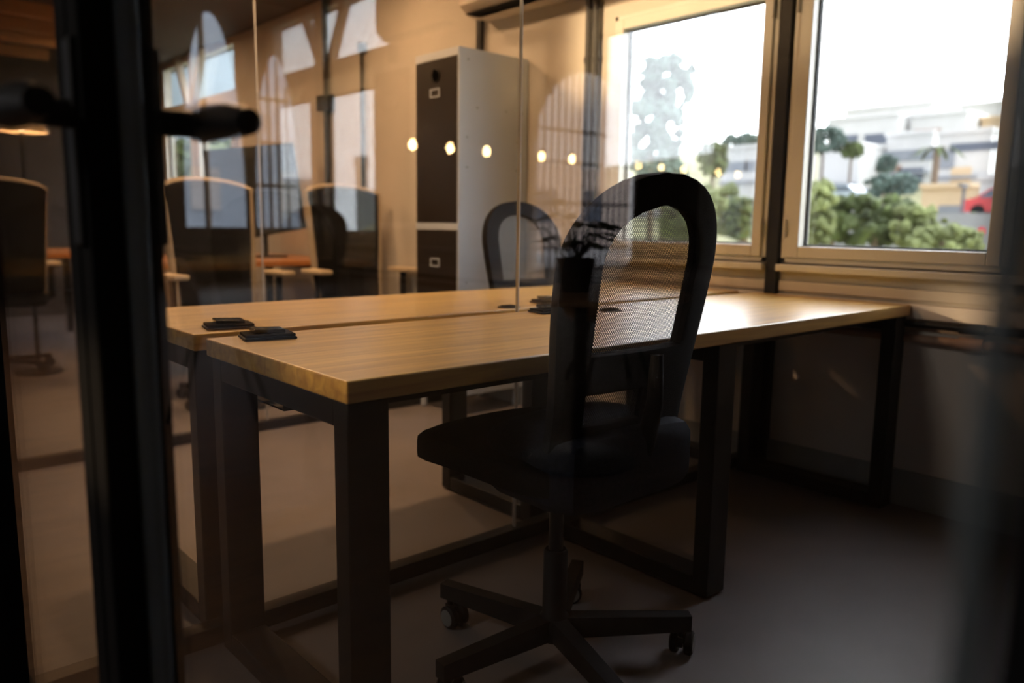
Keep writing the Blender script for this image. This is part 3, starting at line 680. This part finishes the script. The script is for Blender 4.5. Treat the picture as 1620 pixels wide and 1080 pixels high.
# lounge furniture
def side_table(loc, label):
    t = thing('round_table', label, 'table', loc)
    MB().lathe([(0.45, 0.715), (0.455, 0.72), (0.455, 0.735), (0.45, 0.74)], 40).build('tabletop', M['shell'], t); MB().lathe([(0.25, 0), (0.25, 0.012), (0.03, 0.03), (0.03, 0.715)], 24).build('pedestal', M['black'], t)
side_table((-2.62, 1.15, 0), 'round lobby table carrying the potted plant, mirrored in the glass')
t = thing('potted_plant', 'leafy potted plant standing on the round lobby table, mirrored over the chair back', 'plant', (-2.58, 1.15, 0.74))
MB().lathe([(0.06, 0), (0.085, 0.14), (0.08, 0.14), (0.0, 0.12)], 20).build('pot', M['pot'], t, smooth=True)
b = MB(); s = MB()
for k in range(20):
    a = k*2.4; r = 0.08+0.09*random.random(); h = 0.20+0.22*random.random(); p = Vector((math.cos(a)*r, math.sin(a)*r, h))
    s.tube([(0, 0, 0.12), (p.x*0.4, p.y*0.4, h*0.7), p], 0.004, 6)
    u = Vector((-math.sin(a), math.cos(a), 0))*0.035; d = Vector((math.cos(a), math.sin(a), -0.25))*0.12
    b._add([p, p+d*0.5+u, p+d, p+d*0.5-u, p+d*0.5+Vector((0, 0, 0.012))], [(0, 1, 4), (1, 2, 4), (2, 3, 4), (3, 0, 4)])
b.build('leaves', M['plant'], t); s.build('stems', M['plant'], t)
def shell_chair(label, loc, rz):
    t = thing('shell_chair', label, 'chair', loc, rz)
    g = bmesh.new(); vs = []
    for i in range(17):
        a = i/16; prof = (0.25-0.42*min(1, a/0.5), 0.42) if a < 0.5 else (-0.20-0.10*(a-0.5), 0.42+(a-0.5)*0.80)
        w = 0.24+0.05*math.sin(math.pi*a); row = []
        if a > 0.8: w *= math.sqrt(max(0.02, 1-((a-0.8)/0.21)**2))
        for j in range(11):
            u = -1+j/5; row.append(g.verts.new((u*w, prof[0]+0.08*u*u*(a > 0.4), prof[1]+0.05*u*u*(a < 0.6))))
        vs.append(row)
    for i in range(16):
        for j in range(10): g.faces.new((vs[i][j], vs[i][j+1], vs[i+1][j+1], vs[i+1][j]))
    me = bpy.data.meshes.new('shell'); g.to_mesh(me); g.free(); me.materials.append(M['shell'])
    for p in me.polygons: p.use_smooth = True
    o = bpy.data.objects.new('shell', me); COL.objects.link(o); o.parent = t
    q = o.modifiers.new('thickness', 'SOLIDIFY'); q.thickness = 0.015
    for (x, y) in ((-1, -1), (1, -1), (-1, 1), (1, 1)): MB().cyl((x*0.10, y*0.10, 0.42), (x*0.22, y*0.22, 0.0), 0.014, 10).build('leg', M['black'], t)
shell_chair('bent plywood lounge chair in the lobby, mirrored by the dark door frame', (-1.75, 2.95, 0), math.radians(120))
shell_chair('bent plywood chair at the round lobby table, mirrored in the chair back', (-3.95, 2.15, 0), math.radians(-60))

# ---------------------------------------------------------------- outside
struct(MB().box(4, 420, -420, 120, -6.2, -6.0).build('ground', M['grass']))
b = MB()   # rising hillside opposite
prof = [(28, -6.0), (38, -3.0), (48, 1.6), (56, 2.2), (75, 8.0), (110, 13.0), (150, 14.0), (150, -6.1), (28, -6.1)]
b.prism([(p[0], p[1]) for p in prof], 170, 'y', -70)
struct(b.build('hillside', M['grass']))
o = MB().box(48.5, 56.5, -70, 100, 1.7, 2.35).build('street', M['road']); struct(o)
def yaw_dir(px): v = at(px, 360, 1.0)-CAM; return Vector((v.x, v.y, 0)).normalized()
def house(label, px0, px1, d, ztop, zbase, m, wins, depth=7):
    a = yaw_dir(px0)*d; c = yaw_dir(px1)*d; y0, y1 = (CAM+c).y, (CAM+a).y; x0 = (CAM+(a+c)/2).x
    ztop = at((px0+px1)/2, ztop, d).z; zbase = ztop-5.0
    t = thing('terraced_house', label, 'house', (x0, y0, zbase), 0)
    L = y1-y0; H = ztop-zbase
    MB().box(0, depth, 0, L, 0, H).build('walls', M[m], t)
    MB().box(-0.25, depth, -0.1, L+0.1, H, H+0.25).build('roof_slab', M[m], t)
    MB().box(-0.35, 0, 0, L, H-2.9, H-2.72).build('balcony_slab', M['bgrey'], t)
    k = 0.09
    while k < 0.95:
        if not any(abs(k-w_[0])*L < w_[2]/2+0.9 for w_ in wins): wins = list(wins)+[(k, 0.60 if random.random() < 0.6 else 0.28, random.uniform(0.6, 1.1), random.uniform(0.6, 1.1), random.choice(('bwin', 'bgrey', 'brown', 'bwin')))]
        k += random.uniform(0.09, 0.16)
    for (u, v, w, h, mm) in wins: MB().box(-0.08, 0.05, L*(1-u)-w/2, L*(1-u)+w/2, H*v-h/2, H*v+h/2).build('window', M[mm], t)
    return t
# terraced white houses seen through the right window
house('topmost white terrace house along the skyline in the right window', 1310, 1470, 92, 171, 9, 'bwhite', [(0.1, 0.6, 1.0, 0.8, 'bwin'), (0.55, 0.6, 3.0, 0.9, 'bgrey'), (0.9, 0.6, 1.2, 0.9, 'bwin')])
house('white skyline house at the right end of the right window', 1450, 1640, 100, 166, 9, 'bwhite', [(0.2, 0.5, 2.6, 0.7, 'bgrey'), (0.6, 0.5, 3.0, 0.7, 'bgrey')])
house('white house with dark square windows in the middle of the hill', 1285, 1420, 80, 188, 7, 'bwhite', [(0.27, 0.62, 2.4, 1.0, 'bwin'), (0.72, 0.62, 2.2, 0.9, 'bwin'), (0.5, 0.2, 1.4, 1.2, 'bgrey')])
house('white house with a brown shuttered window on the hill', 1420, 1520, 79, 183, 7, 'bwhite', [(0.32, 0.66, 2.2, 1.2, 'brown'), (0.7, 0.6, 1.2, 1.0, 'bgrey')])
house('pale peach house at the right of the hill', 1532, 1640, 80, 187, 6, 'bpeach', [(0.2, 0.6, 1.2, 1.2, 'bgrey'), (0.5, 0.6, 1.2, 1.2, 'bgrey')])
house('white house with balcony band and two tall windows', 1385, 1470, 68, 214, 3, 'bwhite', [(0.38, 0.70, 7.0, 0.8, 'bgrey'), (0.45, 0.35, 0.9, 1.6, 'bwin'), (0.72, 0.35, 0.9, 1.6, 'bwin'), (0.14, 0.38, 1.6, 1.8, 'brown')])
house('low white house beside the parked cars', 1280, 1360, 66, 232, 2.4, 'bwhite', [(0.6, 0.25, 5.0, 1.2, 'bgrey'), (0.88, 0.25, 1.6, 1.2, 'bgrey')])
house('white house behind the palm tree', 1466, 1560, 60, 211, 2.4, 'bwhite', [(0.15, 0.68, 1.3, 1.2, 'bgrey'), (0.78, 0.82, 3.4, 0.5, 'bwin'), (0.5, 0.45, 1.2, 1.2, 'bpeach')])
house('orange-walled building low in the right window', 1448, 1535, 52, 297, -2, 'bpeach', [(0.3, 0.6, 1.2, 1.2, 'bwhite'), (0.7, 0.7, 1.6, 1.0, 'bgrey')])
house('white garage at the foot of the orange wall', 1540, 1640, 50, 283, -2, 'bwhite', [(0.3, 0.7, 1.2, 1.2, 'bgrey')])
# houses in the left window
house('white house among trees in the left window', 1120, 1230, 70, 234, 2, 'bwhite', [(0.3, 0.7, 2.2, 0.8, 'bgrey'), (0.7, 0.7, 2.0, 0.8, 'bgrey')])
house('white house on the ridge in the left window', 1140, 1215, 92, 217, 6, 'bwhite', [(0.4, 0.75, 2.2, 0.8, 'bgrey')])

def tree(label, px, py_c, d, r, m, sq=(1, 1, 0.85), n=14, ground=-6, sub=2, kind='leafy_tree'):
    c = at(px, py_c, d); t = thing(kind, label, 'tree', (c.x, c.y, ground)); b = MB(); h = c.z-ground
    for k in range(n*9):
        a = random.random()*6.283; q = random.random()**0.45; zz = random.uniform(-0.8, 0.85)
        rr = r*(0.10+0.13*random.random()); f = math.sqrt(max(0, 1-zz*zz))*0.78
        b.blob((math.cos(a)*r*q*f*sq[0]*1.2, math.sin(a)*r*q*f*sq[1]*1.2, h+zz*r*sq[2]*0.9), rr, 1, 0.35)
    b.build('crown', M[m], t)
    MB().tube([(0, 0, 0), (0.1, 0, h*0.5), (0, 0, h)], [0.05*r+0.12, 0.04*r+0.1, 0.08], 8).build('trunk', M['trunk'], t)
    return t
TREES = [
 ('tall pine leaning over the left window view', 1055, 132, 30, 1.1, 'foliage3', (1, 1, 1)), ('lower boughs of a tall pine in the left window', 1032, 212, 29, 1.2, 'foliage3', (1, 1, 1.25)),
 ('dark green tree at the lower left of the left window', 1050, 285, 26, 0.8, 'foliage3', (1.3, 1.3, 0.8)), ('bushy dark tree in front of the white houses in the left window', 1128, 252, 38, 0.9, 'foliage', (0.8, 0.8, 1)),
 ('wide hedge tree behind the white houses in the left window', 1175, 224, 80, 1.3, 'foliage3', (1.6, 1.6, 0.6)), ('yellowish green tree low in the left window', 1130, 335, 24, 0.95, 'foliage2', (1, 1, 0.9)),
 ('olive tree at the bottom of the left window', 1178, 348, 20, 0.65, 'foliage', (1, 1, 0.9)), ('pale olive tree at the bottom left of the left window', 1085, 345, 22, 0.8, 'foliage2', (1, 1, 0.9)),
 ('blue green trees above the parked cars in the right window', 1303, 222, 58, 1.2, 'foliage3', (1.3, 1.3, 0.8)), ('rounded dark tree beside the white house above the cars', 1347, 238, 58, 0.75, 'foliage', (1.1, 1.1, 0.8)),
 ('round dark tree in the middle of the right window', 1402, 260, 48, 0.6, 'foliage3', (1, 1, 1)), ('broad dark tree below the white houses', 1412, 293, 42, 0.85, 'foliage3', (1.5, 1.5, 0.7)),
 ('big olive green tree filling the bottom of the right window', 1385, 352, 24, 0.95, 'foliage', (1.45, 1.45, 0.85)), ('dark green bush left of the big olive tree', 1318, 345, 24, 0.7, 'foliage', (0.7, 0.7, 1.1)),
 ('bright olive tree right of the big one', 1452, 360, 23, 0.7, 'foliage2', (1, 1, 0.9)), ('pale haze green tree at the left edge of the right window', 1290, 338, 22, 0.75, 'foliage2', (0.7, 0.7, 1.3)),
 ('yellow green shrub at the lower right of the right window', 1492, 382, 22, 0.6, 'foliage2', (1.6, 1.6, 0.7)), ('low dark hedge bush beside the street at the lower right', 1525, 348, 40, 0.6, 'foliage', (1.8, 1.8, 0.5)),
]
for tr_ in TREES: tree(tr_[0], tr_[1], tr_[2], tr_[3], tr_[4], tr_[5], tr_[6])
o = MB().box(12.5, 24, 40, 46, -6, 20).build('walls', M['slate']); tag(o, 'slate blue building outside the far left windows', 'building'); o.name = 'apartment_building'
for k in range(4): tree('green tree outside the far left windows, %s' % ('leftmost', 'second from left', 'second from right', 'rightmost')[k], (306, 330, 354, 380)[k], (262, 250, 268, 255)[k], 24+3*(k%2), 0.85, ('foliage', 'foliage2', 'foliage2', 'foliage')[k])
def mirrored(px, py, d):   # where a thing stands that is seen mirrored in the second partition
    p = at(px, py, d); return Vector((p.x, 4.95-p.y, p.z))
p = mirrored(572, 262, 300); t = thing('church', 'distant church with a square tower mirrored in the glass above the beige-rimmed chair', 'church', (p.x, p.y, -6), math.radians(-59))
MB().box(-2.2, 2.2, -2.2, 2.2, 0, p.z+6).prism([(-2.6, p.z+6), (2.6, p.z+6), (0, p.z+9.5)], 5.2, 'y', -2.6).build('tower', M['slate'], t)
MB().box(-2, 10, 2.2, 14, 0, 16).prism([(-3, 16), (11, 16), (4, 19)], 12.4, 'y', 2).build('nave', M['slate'], t)
p = mirrored(470, 292, 260); t = thing('distant_house', 'distant dark house mirrored in the glass beside the tilted monitor', 'house', (p.x, p.y, -6), math.radians(-64))
MB().box(-5, 5, -9, 9, 0, p.z+6).prism([(-5.5, p.z+6), (5.5, p.z+6), (0, p.z+8)], 18.6, 'y', -9.3).build('walls', M['slate'], t)
# palm
p = at(1480, 268, 57); t = thing('palm_tree', 'small palm tree in front of the white houses', 'tree', (p.x, p.y, 2.3))
MB().tube([(0, 0, 0), (0.05, 0.05, 1.5), (0, 0, at(1480, 236, 57).z-2.3)], [0.3, 0.22, 0.2], 10).build('trunk', M['trunk'], t)
b = MB(); zt = at(1480, 236, 57).z-2.3
for k in range(14):
    a = k*0.449*2; c = Vector((math.cos(a), math.sin(a), 0)); L = 1.7
    pts = [Vector((0, 0, zt))+c*L*f+Vector((0, 0, 0.9*f-1.5*f*f)) for f in (0, .25, .5, .75, 1)]
    u = Vector((-c.y, c.x, 0))*0.16
    for i in range(4): b._add([pts[i]-u, pts[i]+u, pts[i+1]+u*(1-i/4), pts[i+1]-u*(1-i/4)], [(0, 1, 2, 3)])
b.build('fronds', M['foliage'], t)
def car(label, px, py, d, m, rz=1.57):
    p = at(px, py, d); t = thing('parked_car', label, 'car', (p.x, p.y, 2.35), rz)
    b = MB(); b.prism([(-2.0, 0.3), (-2.05, 0.8), (-1.2, 0.95), (-0.7, 1.4), (0.8, 1.4), (1.5, 0.95), (2.1, 0.85), (2.1, 0.3)], 1.7, 'y', -0.85); b.build('body', M[m], t)
    b = MB(); b.prism([(-1.05, 0.97), (-0.65, 1.33), (0.75, 1.33), (1.3, 0.97)], 1.72, 'y', -0.86); b.build('side_glass', M['cglass'], t)
    for x in (-1.3, 1.3):
        for y in (-0.8, 0.8): MB().cyl((x, y-0.1, 0.32), (x, y+0.1, 0.32), 0.32, 16).build('wheel', M['blackp'], t)
car('silver blue car parked below the white houses', 1335, 275, 55.5, 'carb'); car('white car parked at the left edge of the right window', 1285, 272, 60.5, 'carw'); 
c_ = at(1606, 322, 45); t = thing('parked_car', 'red car at the lower right corner of the right window', 'car', (c_.x, c_.y, c_.z-0.7), 1.57)
MB().prism([(-2.0, 0.3), (-2.05, 0.8), (-1.2, 0.95), (-0.7, 1.4), (0.8, 1.4), (1.5, 0.95), (2.1, 0.85), (2.1, 0.3)], 1.7, 'y', -0.85).build('body', M['carr'], t)
MB().prism([(-1.05, 0.97), (-0.65, 1.33), (0.75, 1.33), (1.3, 0.97)], 1.72, 'y', -0.86).build('side_glass', M['cglass'], t)
for x in (-1.3, 1.3): MB().cyl((x, -0.9, 0.32), (x, 0.9, 0.32), 0.32, 16).build('wheel', M['blackp'], t)
gz = c_.z-0.7
struct(MB().box(c_.x-14, c_.x+5, c_.y-9, c_.y+3.2, gz-5, gz-0.02).build('side_street', M['road']))
p = at(1555, 366, 30); t = thing('road_sign', 'round red and white road sign at the lower right of the right window', 'sign', (p.x, p.y, p.z-3.4))
MB().cyl((0, 0, 0), (0, 0, 3.5), 0.03).build('post', M['alu'], t)
MB().lathe([(0.14, 0), (0.14, 0.03)], 24, Matrix.Translation((-0.07, 0, 3.4)) @ Matrix.Rotation(math.pi/2, 4, 'Y')).build('disc', M['signr'], t); MB().box(-0.085, -0.07, -0.10, 0.10, 3.38, 3.42).build('bar', M['bwhite'], t)
p = at(1525, 300, 34); t = thing('street_lamp', 'slender street lamp post in the right half of the right window', 'street lamp', (p.x, p.y, -6))
MB().cyl((0, 0, 0), (0, 0, p.z+6.2), 0.06, 8).build('pole', M['gate'], t); MB().box(-0.4, 0.2, -0.08, 0.08, p.z+6.1, p.z+6.2).build('lamp_head', M['gate'], t)
# street outside the lobby arches
o = MB().box(-32, 3, YE+0.3, 34, -0.5, -0.05).build('courtyard', M['road']); struct(o)
t = thing('courtyard_house', 'pinkish house across the courtyard mirrored in the glass', 'house', (-30, 24, -0.05)); MB().box(0, 13, 0, 5, 0, 3.6).build('walls', M['pink'], t)
for x in (2, 5, 8, 11): MB().box(x, x+1.1, -0.06, 0.05, 1.2, 2.6).build('window', M['bwin'], t)
t = thing('courtyard_house', 'grey blue house across the courtyard mirrored behind the narrow arches', 'house', (-15.5, 26, -0.05)); MB().box(0, 8.5, 0, 5, 0, 8.5).build('walls', M['bblue'], t)
for x in (1.4, 4.6): MB().box(x, x+1.0, -0.06, 0.05, 1.4, 2.8).build('window', M['bwhite'], t)
t = thing('outdoor_stair', 'outdoor staircase with sloping rail beyond the wide archway', 'staircase', (-15.5, 16.5, -0.05)); b = MB()
for k in range(10): b.box(k*0.4, k*0.4+0.42, 0, 1.3, 0, (10-k)*0.19)
b.build('steps', M['pink'], t); MB().cyl((0, 0.0, 2.8), (4.0, 0.0, 0.95), 0.05).build('rail', M['gate'], t)
